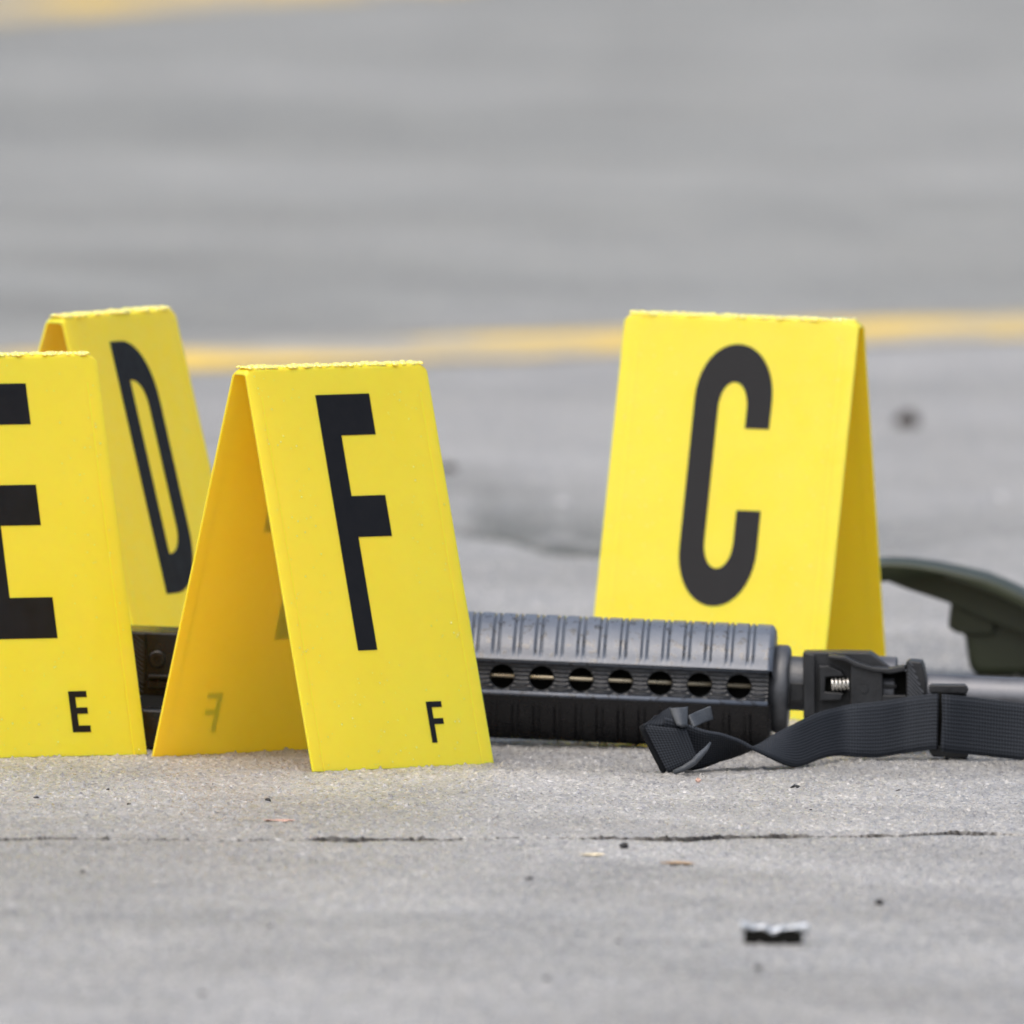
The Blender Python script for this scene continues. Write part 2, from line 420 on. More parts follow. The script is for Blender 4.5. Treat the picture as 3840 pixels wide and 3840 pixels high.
def letter_faces(ch):
    """returns list of closed polygons, or ('ring', outer, inner)"""
    if ch == 'F':
        return [[(35.6, 12), (65.3, 12), (65.2, 29), (46.2, 29), (46.2, 54.2), (64.8, 54.2), (64.8, 71.2), (46.2, 71.2), (46.2, 118), (35.6, 118)]]
    if ch == 'E':
        return [[(33.2, 12), (64.2, 12), (64.2, 29), (43.8, 29), (43.8, 54.2), (63, 54.2), (63, 71), (43.8, 71), (43.8, 101), (64.2, 101), (64.2, 118), (33.2, 118)]]
    if ch == 'C':
        o = [(66.5, 46.5)] + arc(50, 34.5, 16.5, 23.0, 0, -180, 20, 2.05) + arc(50, 97, 16.5, 23.9, 180, 0, 20, 2.05) + [(66.5, 80.7), (56.2, 80.7)]
        o += arc(50, 94, 6.2, 11.2, 0, 180, 14, 2.05) + arc(50, 38.5, 6.2, 11.2, 180, 360, 14, 2.05) + [(56.2, 46.5)]
        return [o]
    if ch == 'D':
        o = [(35.6, 12), (45, 12)] + arc(45, 38, 23, 26, -90, 0, 10, 2.1) + arc(45, 92, 23, 26, 0, 90, 10, 2.1) + [(45, 118), (35.6, 118)]
        i = [(46, 28.5), (47, 28.5)] + arc(47, 40, 10.5, 11.5, -90, 0, 10, 2.1) + arc(47, 90, 10.5, 11.5, 0, 90, 10, 2.1) + [(47, 101.5), (46, 101.5)]
        return ('ring', o, i)
def small_letter(ch):
    x0 = {'F': 68, 'E': 66, 'C': 66, 'D': 66}[ch]; y0 = 140.2
    S = {'F': [(0, 0), (8.4, 0), (8.4, 2.4), (2.8, 2.4), (2.8, 7), (8, 7), (8, 9.4), (2.8, 9.4), (2.8, 17), (0, 17)],
         'E': [(0, 0), (8.6, 0), (8.6, 2.5), (3.1, 2.5), (3.1, 6.8), (8.2, 6.8), (8.2, 9.4), (3.1, 9.4), (3.1, 14.3), (8.6, 14.3), (8.6, 17), (0, 17)]}
    if ch in S: return [[(x0 + a, y0 + b) for a, b in S[ch]]]
    big = letter_faces(ch); sc = lambda P: [(x0 + (a - 34) * .27, y0 + (b - 10) * .16) for a, b in P]
    return ('ring', sc(big[1]), sc(big[2])) if big[0] == 'ring' else [sc(big[0])]
def letter_obj(name, shape, parent, back):
    f = lambda p, t: panel(p[0], p[1], t, back)
    lo, hi = .03, .14
    if shape[0] == 'ring':
        o, i = shape[1], shape[2]; n = len(o)
        vs = [f(p, hi) for p in o] + [f(p, hi) for p in i] + [f(p, lo) for p in o] + [f(p, lo) for p in i]
        fs = []
        for j in range(n):
            k2 = (j + 1) % n
            fs += [(j, k2, n + k2, n + j), (2 * n + j, 2 * n + k2, k2, j), (n + j, n + k2, 3 * n + k2, 3 * n + j), (2 * n + j, 3 * n + j, 3 * n + k2, 2 * n + k2)]
    else:
        vs, fs = prism(shape[0], lo, hi, f)
    return mesh_obj(name, vs, fs, M_let, parent)
def cap_drop(vs, fs, c, nrm, r, flat=.6, seg=8):
    c = Vector(c); nrm = Vector(nrm).normalized(); a = nrm.orthogonal().normalized(); b = nrm.cross(a); s0 = len(vs)
    sx = random.uniform(.8, 1.25)
    for (rr, hh) in ((1, -.25), (.93, .3), (.62, .72)):
        for j in range(seg):
            q = 2 * math.pi * j / seg
            vs.append(c + (a * math.cos(q) * sx + b * math.sin(q)) * r * rr + nrm * r * hh * flat)
    vs.append(c + nrm * r * .92 * flat)
    vs.append(c - nrm * r * .3 * flat)
    for i in range(2):
        for j in range(seg):
            fs.append((s0 + i * seg + j, s0 + i * seg + (j + 1) % seg, s0 + (i + 1) * seg + (j + 1) % seg, s0 + (i + 1) * seg + j))
    t = s0 + 3 * seg
    for j in range(seg):
        fs.append((s0 + 2 * seg + j, s0 + 2 * seg + (j + 1) % seg, t)); fs.append((s0 + (j + 1) % seg, s0 + j, t + 1))
def make_marker(ch, foot, yaw, label, size=1.0):
    """foot: photo pixel of the front panel's lower left corner on the ground"""
    g = ground(*foot)
    base = g + Vector((math.cos(yaw) * MW / 2 - math.sin(yaw) * MS / 2, math.sin(yaw) * MW / 2 + math.cos(yaw) * MS / 2, 0)) * MM * size
    t = empty('evidence_marker', (base.x, base.y, -.0002), yaw, label, 'marker', 'lettered yellow evidence markers')
    t.scale = (size, size, size)
    make_sheet(t)
    for back in (False, True):
        letter_obj('letter', letter_faces(ch), t, back)
        letter_obj('small_letter', small_letter(ch), t, back)
        for u in (6.2, 93.8):
            poly = [(u - .22, 12), (u + .22, 12), (u + .22, 169), (u - .22, 169)]
            vs, fs = prism(poly, -.05, .07, lambda p, q: panel(p[0], p[1], q, back))
            mesh_obj('score_line', vs, fs, M_crease, t)
    vs, fs = [], []
    x = -47.5
    while x < 47.5:
        for y in (-3.0, -1.0, 1.0, 3.0):
            if random.random() < .8:
                r = random.uniform(.7, 1.7)
                cap_drop(vs, fs, Vector((x + random.uniform(-.5, .5), y + random.uniform(-.6, .6), MH - .02)) * MM, (0, y * .12, 1), r * MM, .62)
        x += random.uniform(1.3, 3.2)
    d = mesh_obj('water_beads', vs, fs, M_bead, t, smooth=True); d['kind'] = 'stuff'
    vs, fs = [], []
    for back in (False, True):
        for i in range(330):
            u, vv = random.uniform(3, 97), random.uniform(3, 166)
            n_ = Vector(_nf) if not back else Vector((0, -_nf.y, _nf.z))
            if 27 < u < 73 and 6 < vv < 123 or 60 < u < 80 and 138 < vv < 160: continue
            cap_drop(vs, fs, panel(u, vv, .0, back), n_, random.choice((.18, .22, .3, .3, .42)) * MM, .5, 6)
    d = mesh_obj('water_droplets', vs, fs, M_bead, t, smooth=True); d['kind'] = 'stuff'
    return t
make_marker('F', (1175, 2893), R(43.2), 'yellow folded plastic evidence marker lettered F beside the black handguard')
make_marker('E', (-235, 2846), R(32.6), 'yellow folded plastic evidence marker lettered E next to marker F')
make_marker('D', (574, 2680), R(63.5), 'yellow folded plastic evidence marker lettered D behind markers E and F', 1.02)
make_marker('C', (2189, 2670), R(-18.0), 'yellow folded plastic evidence marker lettered C standing behind the rifle handguard', 1.029)

# ------------------------------------------------------------------ rifle, lying on its side
YAW, TILT = R(-3.0), R(1.23)
RO = ground(2400, 2800)
MR = Matrix.Translation(RO) @ Matrix.Rotation(YAW, 4, 'Z') @ Matrix.Rotation(TILT, 4, 'Y')
MRI = MR.inverted()
RN = -(MR.to_3x3() @ Vector((0, 1, 0)))
rifle = empty('rifle', RO, 0, 'black rifle lying on its side with ribbed round handguard and grey barrel', 'rifle')
rifle.rotation_euler = MR.to_euler()
AX = .0259 + .0008                           # height of the bore axis
def rp(px, py, n=0.0):
    """photo pixel -> (s, z) on the upright plane n metres in front of the bore axis"""
    p = on_plane(px, py, RO + RN * n, RN); q = MRI @ p
    return (q.x, q.z)
def loc(p, n): return (p[0], -n, p[1])
def rprism(name, pix, n0, n1, mat, parent=rifle, bevel=.0004, plane=None):
    pl = n1 if plane is None else plane
    poly = [rp(x, y, pl) for x, y in pix]
    vs, fs = prism(poly, n0, n1, loc)
    return mesh_obj(name, vs, fs, mat, parent, bevel=bevel)
S1 = rp(2903, 2560, 0)[0]; S0 = S1 - .168
RH = .0258
# handguard shell with grooves
hb = .0068                                    # half height of the vented flat
zc = .0012
NB = .0222                                    # depth of the flat in front of the axis
nxs = 620; phis = np.concatenate([np.linspace(16.5, 90, 26), np.linspace(93, 267, 50), np.linspace(270, 343.5, 26)])
xs = np.linspace(S0, S1, nxs); per = .0087
edge_s = rp(2827, 2420, .02)[0]
hv, hf = [], []
for x in xs:
    e = min(S1 - x, x - S0); rnd = .0022 * max(0, 1 - e / .0022) ** 2
    ph = ((edge_s - x) % per) * 1000          # mm from the land edge
    for a in phis:
        r = RH - rnd
        amp = 1.0
        da = min(a - 16.5, 343.5 - a)          # degrees from the lip
        amp = min(1, max(0, (da - 5) / 3)) * (1 if a < 180 else .55 * min(1, abs(a - 262) / 25))
        gdep = 0
        for gc in (0.0, 2.38):
            dd = abs(((ph - gc + 4.35) % 8.7) - 4.35)
            gdep = max(gdep, max(0, 1 - (dd / .55) ** 2))
        if x > S1 - .005: gdep = 0
        r -= .0010 * gdep * amp
        r += .00045 * max(0, 1 - da / 4.5)       # thicker lip beside the flat
        t = math.radians(a)
        hv.append((x, -r * math.cos(t), AX + zc * (abs(math.cos(t))) + r * math.sin(t)))
npz = len(phis)
for i in range(nxs - 1):
    for j in range(npz - 1):
        hf.append((i * npz + j, i * npz + j + 1, (i + 1) * npz + j + 1, (i + 1) * npz + j))
# lips folding in to the flat, and front end cap
for i in range(nxs):
    for a, z_ in ((phis[0], hb), (phis[-1], -hb)):
        hv.append((xs[i], -NB + .002, AX + zc + z_ * 1.0))
b0 = nxs * npz
for i in range(nxs - 1):
    hf.append((i * npz, (i + 1) * npz, b0 + (i + 1) * 2, b0 + i * 2))
    hf.append((i * npz + npz - 1, b0 + i * 2 + 1, b0 + (i + 1) * 2 + 1, (i + 1) * npz + npz - 1))
for i in (0, nxs - 1):
    c0 = len(hv)
    for j in range(npz):
        t = math.radians(phis[j]); hv.append((xs[i], -.0125 * math.cos(t), AX + .0125 * math.sin(t)))
    for j in range(npz - 1): hf.append((i * npz + j, i * npz + j + 1, c0 + j + 1, c0 + j))
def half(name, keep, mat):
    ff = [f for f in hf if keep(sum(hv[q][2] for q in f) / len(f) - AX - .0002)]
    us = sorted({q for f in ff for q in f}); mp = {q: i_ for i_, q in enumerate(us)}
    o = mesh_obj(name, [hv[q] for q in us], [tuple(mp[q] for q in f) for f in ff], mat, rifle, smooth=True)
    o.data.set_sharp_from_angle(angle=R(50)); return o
hg = half('handguard_half', lambda z_: z_ > 0, M_polylit); hg['label'] = 'upper half of the handguard painted in sky-lit grey'  # paler than the lower half to show sky light on the top
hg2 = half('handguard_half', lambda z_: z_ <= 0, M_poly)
# vented flat: plate with round holes, cell by cell
hs_ = [rp(x, y, NB)[0] for x, y in ((1883, 2523), (2772, 2554))]
pitch = (hs_[1] - hs_[0]) / 6; hr = .00495; hz = AX + zc
vs, fs = [], []
centers = [hs_[0] + pitch * i for i in range(-3, 7)]
centers = [c for c in centers if c - pitch / 2 > S0]
SEG = 32
def ringcell(cxx, x0, x1):
    s0 = len(vs)
    for j in range(SEG):
        t = 2 * math.pi * j / SEG; c_, s_ = math.cos(t), math.sin(t)
        # rectangle boundary
        ex = (x1 - cxx) if c_ > 0 else (cxx - x0); m_ = max(abs(c_) / ex, abs(s_) / hb)
        vs.append((cxx + c_ / m_, -NB, hz + s_ / m_))
    for j in range(SEG):
        t = 2 * math.pi * j / SEG; vs.append((cxx + math.cos(t) * (hr + .0005), -NB, hz + math.sin(t) * (hr + .0005)))
    for j in range(SEG):
        t = 2 * math.pi * j / SEG; vs.append((cxx + math.cos(t) * hr, -NB + .0005, hz + math.sin(t) * hr))
    for j in range(SEG):
        t = 2 * math.pi * j / SEG; vs.append((cxx + math.cos(t) * hr, -NB + .0026, hz + math.sin(t) * hr))
    for q in range(3):
        for j in range(SEG):
            fs.append((s0 + q * SEG + j, s0 + q * SEG + (j + 1) % SEG, s0 + (q + 1) * SEG + (j + 1) % SEG, s0 + (q + 1) * SEG + j))
b = [S0 + .001] + [(centers[i] + centers[i + 1]) / 2 for i in range(len(centers) - 1)] + [S1 - .0015]
for i, cc in enumerate(centers): ringcell(cc, b[i], b[i + 1])
vp = mesh_obj('vent_plate', vs, fs, M_polyrib, hg)
for sgn in (1, -1):                            # lip bars above and below the vents
    y0 = hz + sgn * hb
    vs, fs = tube([(S0 + .001, -NB - .0002, y0), (S1 - .0014, -NB - .0002, y0)], .0009 if sgn > 0 else .0013, 10)
    mesh_obj('vent_lip', vs, fs, M_polylit, hg, smooth=True)
# small raised bars between vents
for i in range(len(centers)):
    xa = centers[i] + hr + .0012; xb = (centers[i] + pitch) - hr - .0012
    if i == len(centers) - 1: xb = S1 - .0025
    for q in range(6):
        zz = hz - .0048 + q * .00192
        a_, b_ = xa, xb
        dz = abs(zz - hz); ext_ = hr - math.sqrt(max(0, hr * hr - dz * dz))
        a_ -= ext_ * .8; b_ += ext_ * .8 if i < len(centers) - 1 else 0
        vs, fs = tube([(a_, -NB, zz), (b_, -NB, zz)], .0004, 6); mesh_obj('vent_rib', vs, fs, M_vrib, hg, smooth=True)
# inner liner, gas tube thinned to its highlight, barrel
vs, fs = lathe_x([(S0 + .002, .0168), (S1 - .003, .0168)], 32, AX, .002)
mesh_obj('heat_liner', vs, fs, M_matte, rifle)
vs, fs = tube([(S0, -.0196, hz + .0002), (S1 - .004, -.0196, hz + .0002)], .0010, 10)
mesh_obj('gas_tube_glint', vs, fs, M_tubeglint, rifle, smooth=True)
c0 = rp(2905, 2570)[0]; c1 = rp(2962, 2575)[0]
vs, fs = lathe_x([(c0 - .002, .0165), (c0, .0176), (c0 + .0008, .0182), (c1 - .0016, .0182), (c1 - .0004, .0174), (c1, .016), (c1, .010)], 56, AX - .0004)
o = mesh_obj('handguard_cap', vs, fs, M_capg, rifle, smooth=True); o.data.set_sharp_from_angle(angle=R(45))
e0 = rp(3020, 2575)[0]
vs, fs = lathe_x([(c1 - .001, .0112), (c1 + .0002, .0112), (e0 + .003, .0112)], 40, AX + .0022)
o = mesh_obj('barrel_collar', vs, fs, M_capg, rifle, smooth=True); o.data.set_sharp_from_angle(angle=R(45))
rprism('collar_clamp', [(2964, 2560), (3014, 2562), (3014, 2628), (2964, 2628)], .008, .0125, M_steel)
x_end = rp(4150, 2640)[0]
vs, fs = lathe_x([(S0 - .02, .0085), (c0, .0085), (e0, .0088), (x_end, .0088)], 40, AX - .0002)
o = mesh_obj('barrel', vs, fs, M_barrel, rifle, smooth=True); o.data.set_sharp_from_angle(angle=R(45))
sA, sB = rp(3300, 2500, -.004)[0], rp(3366, 2500, -.004)[0]
vs, fs = lathe_x([(sA - .004, .0145), (sB - .0006, .0145), (sB, .0138), (sB, .008)], 40, AX + .0004)
o = mesh_obj('barrel_band', vs, fs, M_barrel, rifle, smooth=True); o.data.set_sharp_from_angle(angle=R(45))
# front sight block, folded
def cz(x, y): return (2900 + x * .48654, 2000 + y * .48654)      # from the enlarged crop
def cp(*pts): return [cz(*p) for p in pts]
blk = rprism('sight_base', cp((228, 915), (560, 916), (742, 920), (900, 1030), (990, 1040), (1000, 1310), (930, 1440), (232, 1440)), -.004, .0125, M_steel, plane=.0125, bevel=.0006)
rprism('base_flange', cp((230, 918), (318, 940), (322, 1400), (236, 1420)), .0125, .0170, M_steel, parent=blk)
rprism('hinge_lug', cp((352, 1022), (430, 1022), (470, 1040), (520, 1062), (548, 1100), (402, 1108), (398, 1222), (540, 1232), (520, 1284), (360, 1290)), .0125, .0185, M_steel, parent=blk)
rprism('hinge_plate', cp((402, 1104), (560, 1104), (560, 1234), (402, 1234)), .0120, .0142, M_matte, parent=blk, bevel=0)
# sight arm: outline with two openings, built as bars
arm = rprism('sight_arm', cp((596, 1000), (700, 1030), (780, 1052), (842, 1058), (842, 1420), (596, 1420)), .0125, .0205, M_steel)
rprism('arm_rail', cp((420, 938), (552, 950), (640, 992), (760, 1030), (880, 1042), (1018, 1018), (1018, 1062), (900, 1085), (760, 1066), (640, 1032), (548, 984), (420, 966)), .0128, .0225, M_steel, parent=arm, bevel=.0005)
rprism('arm_rail', cp((840, 1248), (1026, 1248), (1026, 1400), (840, 1400)), .0125, .0205, M_steel, parent=arm)
rprism('arm_pocket', cp((838, 1080), (1026, 1060), (1026, 1252), (838, 1252)), .0125, .0130, M_matte, parent=arm, bevel=0)
rprism('latch_bar', cp((850, 1164), (950, 1168), (950, 1192), (850, 1190)), .0125, .0165, M_steel, parent=arm, bevel=.0002)
pst = rprism('serrated_post', cp((1022, 990), (1050, 984), (1140, 990), (1160, 1040), (1180, 1150), (1184, 1330), (1026, 1330)), .004, .0215, M_steel, bevel=.0006)
for q in range(11):
    y = 985 + q * 30
    a_ = rp(*cz(1034, y), .0215); b_ = rp(*cz(1034 + min(120, 40 + q * 18 if q < 4 else 125), y + min(120, 40 + q * 18 if q < 4 else 125) * 1.05), .0215)
    vs, fs = tube([loc(a_, .0216), loc(b_, .0216)], .0007, 6); mesh_obj('serration', vs, fs, M_vrib, pst)
path = []
sx0 = rp(*cz(452, 1165), .0165); sx1 = rp(*cz(588, 1160), .0165)
for i in range(91):
    t = i / 90; q = 2 * math.pi * 4.6 * t
    path.append((sx0[0] + (sx1[0] - sx0[0]) * t, -.0172 - .0022 * math.sin(q), sx0[1] + (sx1[1] - sx0[1]) * t + .0023 * math.cos(q)))
vs, fs = tube(path, .00052, 8); mesh_obj('coil_spring', vs, fs, M_spring, rifle, smooth=True)
vs, fs = lathe_x([(0, .0016), (.001, .0016)], 20)
pin = rp(*cz(700, 1200), .0205)
pv = [(pin[0] + v_[1], -.0205 - v_[0] * .5, pin[1] + v_[2]) for v_ in vs]
mesh_obj('hinge_pin', pv, fs, M_steel, arm)
# receiver, magazine (mostly behind the markers)
zA, zB = AX - .0135, AX + .0128
def lbox(name, x0, x1, n0, n1, z0, z1, mat, parent=rifle, bevel=.0006):
    vs, fs = prism([(x0, z0), (x1, z0), (x1, z1), (x0, z1)], n0, n1, loc); return mesh_obj(name, vs, fs, mat, parent, bevel=bevel)
xr0, xr1 = rp(330, 2450)[0], S0 + .004
rc = lbox('receiver', xr0, xr1, -.022, .020, zA, zB, M_recv)
xm0, xm1 = rp(478, 2450, .022)[0], rp(546, 2450, .022)[0]
pa = rprism('magwell_panel', [(440, 2372), (546, 2376), (546, 2562), (440, 2560)], .020, .0232, M_recv, parent=rc, bevel=.0003)
for q in range(12):
    a_ = rp(492, 2370 + q * 17, .0232); b_ = rp(536, 2370 + q * 17 + 38, .0232)
    vs, fs = tube([loc(a_, .0232), loc(b_, .0232)], .00028, 5); mesh_obj('serration', vs, fs, M_steel, pa)
p0 = rp(590, 2472, .020)
vs, fs = lathe_x([(0, .0036), (.0026, .0036), (.003, .003), (.003, .0014), (.0018, .0012)], 28)
mesh_obj('takedown_boss', [(p0[0] + v_[1], -.0195 - v_[0], p0[1] + v_[2]) for v_ in vs], fs, M_recv, rc)
rprism('receiver_ledge', [(555, 2530), (760, 2536), (760, 2550), (555, 2546)], .020, .0260, M_recv, parent=rc)
rprism('receiver_ledge', [(555, 2552), (760, 2556), (760, 2588), (555, 2584)], .020, .0235, M_recv, parent=rc)
gm = ground(600, 2812); nm = -(MRI @ gm).y; zg = rp(620, 2811, nm)[1]
xg0, xg1 = rp(455, 2790, nm)[0], rp(800, 2800, nm)[0]
zt = rp(600, 2662, nm)[1]
prof = [(.018, zg + .002), (nm - .014, zg + .001), (nm - .014, zt - .0006), (.018, rp(600, 2606, .022)[1])]
vs, fs = prism(prof, xg0 + .003, xg1 - .003, lambda p, t: (t, -p[0], p[1])); mg = mesh_obj('magazine', vs, fs, M_matte, rifle, bevel=.0008)
lbox('floor_plate', xg0, xg1, nm - .016, nm, zg, zt, M_recv, parent=mg, bevel=.0010)
rprism('floor_plate_rib', [(470, 2722), (780, 2730), (780, 2738), (470, 2730)], nm - .001, nm + .0005, M_recv, parent=mg, bevel=0)
vs, fs = lathe_x([(rp(-250, 2450)[0], .0125), (xr0 + .004, .0125)], 32, AX)
mesh_obj('buffer_tube', vs, fs, M_recv, rifle, smooth=False)

# ------------------------------------------------------------------ rifle sling
sg = ground(3000, 2872)
sling = empty('rifle_sling', sg, 0, 'twisted black nylon webbing sling with a slider buckle in front of the handguard', 'sling')
HW = .0117
def ribbon(name, samples, thick, parent, mat, hw=HW, steps=10, nw=9):
    """samples: (px, py_centre, signed pixel half height, ground row at that px)"""
    P, Wd = [], []
    for (px, pc, h, gr) in samples:
        y = ground(px, gr).y
        c_ = at_depth(px, pc, y)
        hh = h * (y - CAM.y) / FPX
        cs = max(-1, min(1, hh / hw)); sn = math.sqrt(max(0, 1 - cs * cs))
        P.append(c_); Wd.append(Vector((0, sn * hw * .9, hh)))
    n = len(P); pts, wid = [], []
    def cr(a, b_, c_, d_, t): return .5 * ((2 * b_) + (c_ - a) * t + (2 * a - 5 * b_ + 4 * c_ - d_) * t * t + (3 * b_ - a - 3 * c_ + d_) * t ** 3)
    for i in range(n - 1):
        for q in range(steps):
            t = q / steps; g_ = lambda L: cr(L[max(i - 1, 0)], L[i], L[i + 1], L[min(i + 2, n - 1)], t)
            pts.append(g_(P)); wid.append(g_(Wd))
    pts.append(P[-1]); wid.append(Wd[-1])
    vs, uv, fs = [], [], []; s_ = 0
    for i, p in enumerate(pts):
        if i: s_ += (p - pts[i - 1]).length
        for j in range(nw):
            f = j / (nw - 1) * 2 - 1
            vs.append(p + wid[i] * f - parent.location); uv.append((s_, f * hw))
    m_ = len(pts)
    for i in range(m_ - 1):
        for j in range(nw - 1): fs.append((i * nw + j, i * nw + j + 1, (i + 1) * nw + j + 1, (i + 1) * nw + j))
    o = mesh_obj(name, vs, fs, mat, parent, smooth=True, uvs=uv)
    so = o.modifiers.new('thickness', 'SOLIDIFY'); so.thickness = thick; so.offset = 0
    return o
def tb(px, t_, b_, gr, sgn=1): return (px, (t_ + b_) / 2, sgn * (b_ - t_) / 2, gr)
main = [tb(3516, 2604, 2808, 2852), tb(3484, 2607, 2810, 2850), tb(3400, 2617, 2822, 2846), tb(3300, 2632, 2838, 2848), tb(3220, 2642, 2836, 2850), tb(3150, 2654, 2830, 2852),
        tb(3080, 2672, 2842, 2862), tb(3000, 2706, 2871, 2874), tb(2950, 2735, 2862, 2880), tb(2900, 2766, 2838, 2884), (2860, 2806, 12, 2886),
        (2820, 2806, -8, 2888), tb(2780, 2776, 2832, 2889, -1), tb(2740, 2760, 2846, 2891, -1), tb(2700, 2747, 2858, 2893, -1), tb(2640, 2736, 2880, 2896, -1),
        tb(2580, 2716, 2892, 2897, -1), tb(2530, 2700, 2893, 2898, -1), tb(2490, 2690, 2885, 2898, -1)]
ribbon('webbing', main, .0015, sling, M_web)
right = [tb(3990, 2655, 2868, 2864), tb(3840, 2637, 2851, 2858), tb(3740, 2625, 2841, 2856), tb(3640, 2613, 2830, 2856), tb(3560, 2606, 2822, 2858), tb(3533, 2604, 2816, 2858)]
ribbon('webbing', right, .0017, sling, M_web)
# folded end: parallelogram front layer with a rounded fold at its left edge
def flap(name, corners, thick, gr, mat, bulge=0.0, nu=12, nv=8, dz=0.0, back=None):
    """corners TL, TR, BR, BL in photo pixels, standing at ground row gr (list of four rows allowed)"""
    rows = gr if isinstance(gr, (list, tuple)) else [gr] * 4
    Q = [at_depth(c_[0], c_[1], ground(c_[0], g_).y) - sling.location for c_, g_ in zip(corners, rows)]
    vs, uv, fs = [], [], []
    for i in range(nu + 1):
        s_ = i / nu
        for j in range(nv + 1):
            t = j / nv
            p = (Q[0] * (1 - s_) + Q[1] * s_) * (1 - t) + (Q[3] * (1 - s_) + Q[2] * s_) * t
            p = p + Vector((0, -bulge * math.sin(math.pi * s_) * (1 - .3 * t), 0))
            vs.append(p); uv.append((t * .022, s_ * .02))
    for i in range(nu):
        for j in range(nv): fs.append((i * (nv + 1) + j, i * (nv + 1) + j + 1, (i + 1) * (nv + 1) + j + 1, (i + 1) * (nv + 1) + j))
    o = mesh_obj(name, vs, fs, mat, sling, smooth=True, uvs=uv)
    so = o.modifiers.new('thickness', 'SOLIDIFY'); so.thickness = thick; so.offset = 0
    return o
def c6(x, y): return (2340 + x * .46584, 2400 + y * .46584)
# folded end, front layer and the fold itself
fr = flap('folded_end', [c6(150, 675), c6(500, 720), c6(590, 960), c6(352, 1078)], .0015, [2900, 2902, 2902, 2902], M_web, .0012)
fv = []
for q in range(9):
    t = q / 8; a_ = c6(147, 682); b_ = c6(350, 1078)
    fv.append(at_depth(a_[0] * (1 - t) + b_[0] * t, a_[1] * (1 - t) + b_[1] * t, ground(2430, 2899).y + .0015) - sling.location)
vs, fs = tube(fv, [.0016] + [.0021] * 7 + [.0017], 10); mesh_obj('fold_edge', vs, fs, M_web, sling, smooth=True)
flap('folded_top', [c6(255, 612), c6(375, 545), c6(500, 690), c6(150, 690)], .0013, [2898, 2894, 2900, 2901], M_web, -.001)
flap('loose_tail', [c6(372, 552), c6(505, 540), c6(500, 700), c6(430, 690)], .0014, [2899, 2897, 2902, 2903], M_webdark, .0030)
flap('loose_tail', [c6(515, 610), c6(692, 532), c6(708, 640), c6(560, 705)], .0014, [2899, 2892, 2892, 2901], M_webdark, -.0025)
tail = [at_depth(*c6(x, y), ground(c6(x, y)[0], g_).y) - sling.location for x, y, g_ in ((695, 828, 2903), (660, 880, 2905), (610, 930, 2907), (560, 985, 2908), (480, 1035, 2908), (400, 1066, 2907))]
vs, fs = tube(tail, [.0005, .0010, .0013, .0014, .0013, .0010], 8); mesh_obj('cord_tail', vs, fs, M_webdark, sling, smooth=True)
# slider buckle
def sl(name, pts, y0, y1, mat, bevel=.0006):
    yc = ground(3560, 2849).y
    Q = [at_depth(*cz(*p), yc + y0) for p in pts]
    poly = [(q.x, q.z) for q in Q]
    vs, fs = prism(poly, y0, y1, lambda p, t: (p[0] - sling.location.x, yc + t - sling.location.y, p[1]))
    return mesh_obj(name, vs, fs, mat, sling, bevel=bevel)
sl('slider_bar', [(1200, 1180), (1225, 1166), (1480, 1168), (1508, 1200), (1490, 1240), (1205, 1232)], .000, .0090, M_steel)
sl('slider_bar', [(1196, 1640), (1500, 1640), (1508, 1700), (1490, 1738), (1230, 1722), (1205, 1690)], -.003, .0080, M_steel)
sl('slider_plate', [(1215, 1200), (1490, 1200), (1490, 1700), (1215, 1690)], .0045, .0070, M_steel)
sl('slider_post', [(1268, 1220), (1300, 1220), (1302, 1660), (1270, 1655)], -.0002, .0040, M_matte, .0003)

# ------------------------------------------------------------------ olive gear behind the barrel
og = ground(3640, 2545)
gear = empty('gear_case', og, R(-4), 'olive green moulded plastic case with overhanging curved rim behind the rifle barrel', 'case')
def gp(x, y, dy=0.0):
    p = at_depth(*cz(x, y), og.y + dy); return (p.x - og.x, p.z)
def gprism(name, pts, y0, y1, bevel, par=gear, plane=None, seg=3):
    poly = [gp(*p, y0 if plane is None else plane) for p in pts]
    vs, fs = prism(poly, y0, y1, lambda p, t: (p[0], t, max(p[1], .0003))); return mesh_obj(name, vs, fs, M_olive, par, bevel=bevel, seg=seg)
top_ = [(300, 360), (560, 240), (760, 188), (900, 178), (1050, 186), (1230, 208), (1420, 244), (1620, 290), (1760, 342), (1932, 420), (2200, 560), (2500, 740)]
bot_ = [(2500, 900), (2200, 720), (1932, 548), (1760, 462), (1560, 388), (1380, 330), (1200, 285), (1030, 262), (900, 256), (760, 270), (560, 330), (330, 440)]
gprism('rim', [(a, b + 52) for a, b in top_] + [(a, b + 26) for a, b in bot_], -.012, .036, .0025)
gprism('rim_underside', [(330, 420), (560, 318), (880, 250), (1150, 262), (1400, 330), (1700, 440), (1932, 540), (2500, 880), (2500, 1000), (1700, 700), (1345, 545), (1180, 490), (1020, 440), (870, 380), (600, 360)], .006, .034, .002, plane=0)
gprism('bracket', [(1345, 330), (1700, 440), (1700, 800), (1470, 800), (1392, 780), (1330, 745), (1352, 560)], .012, .034, .002, plane=0)
gprism('case_body', [(1440, 420), (1932, 560), (2500, 900), (2500, 1200), (1560, 1210), (1500, 1090), (1476, 960), (1462, 840), (1440, 780)], .016, .036, .004, plane=0)

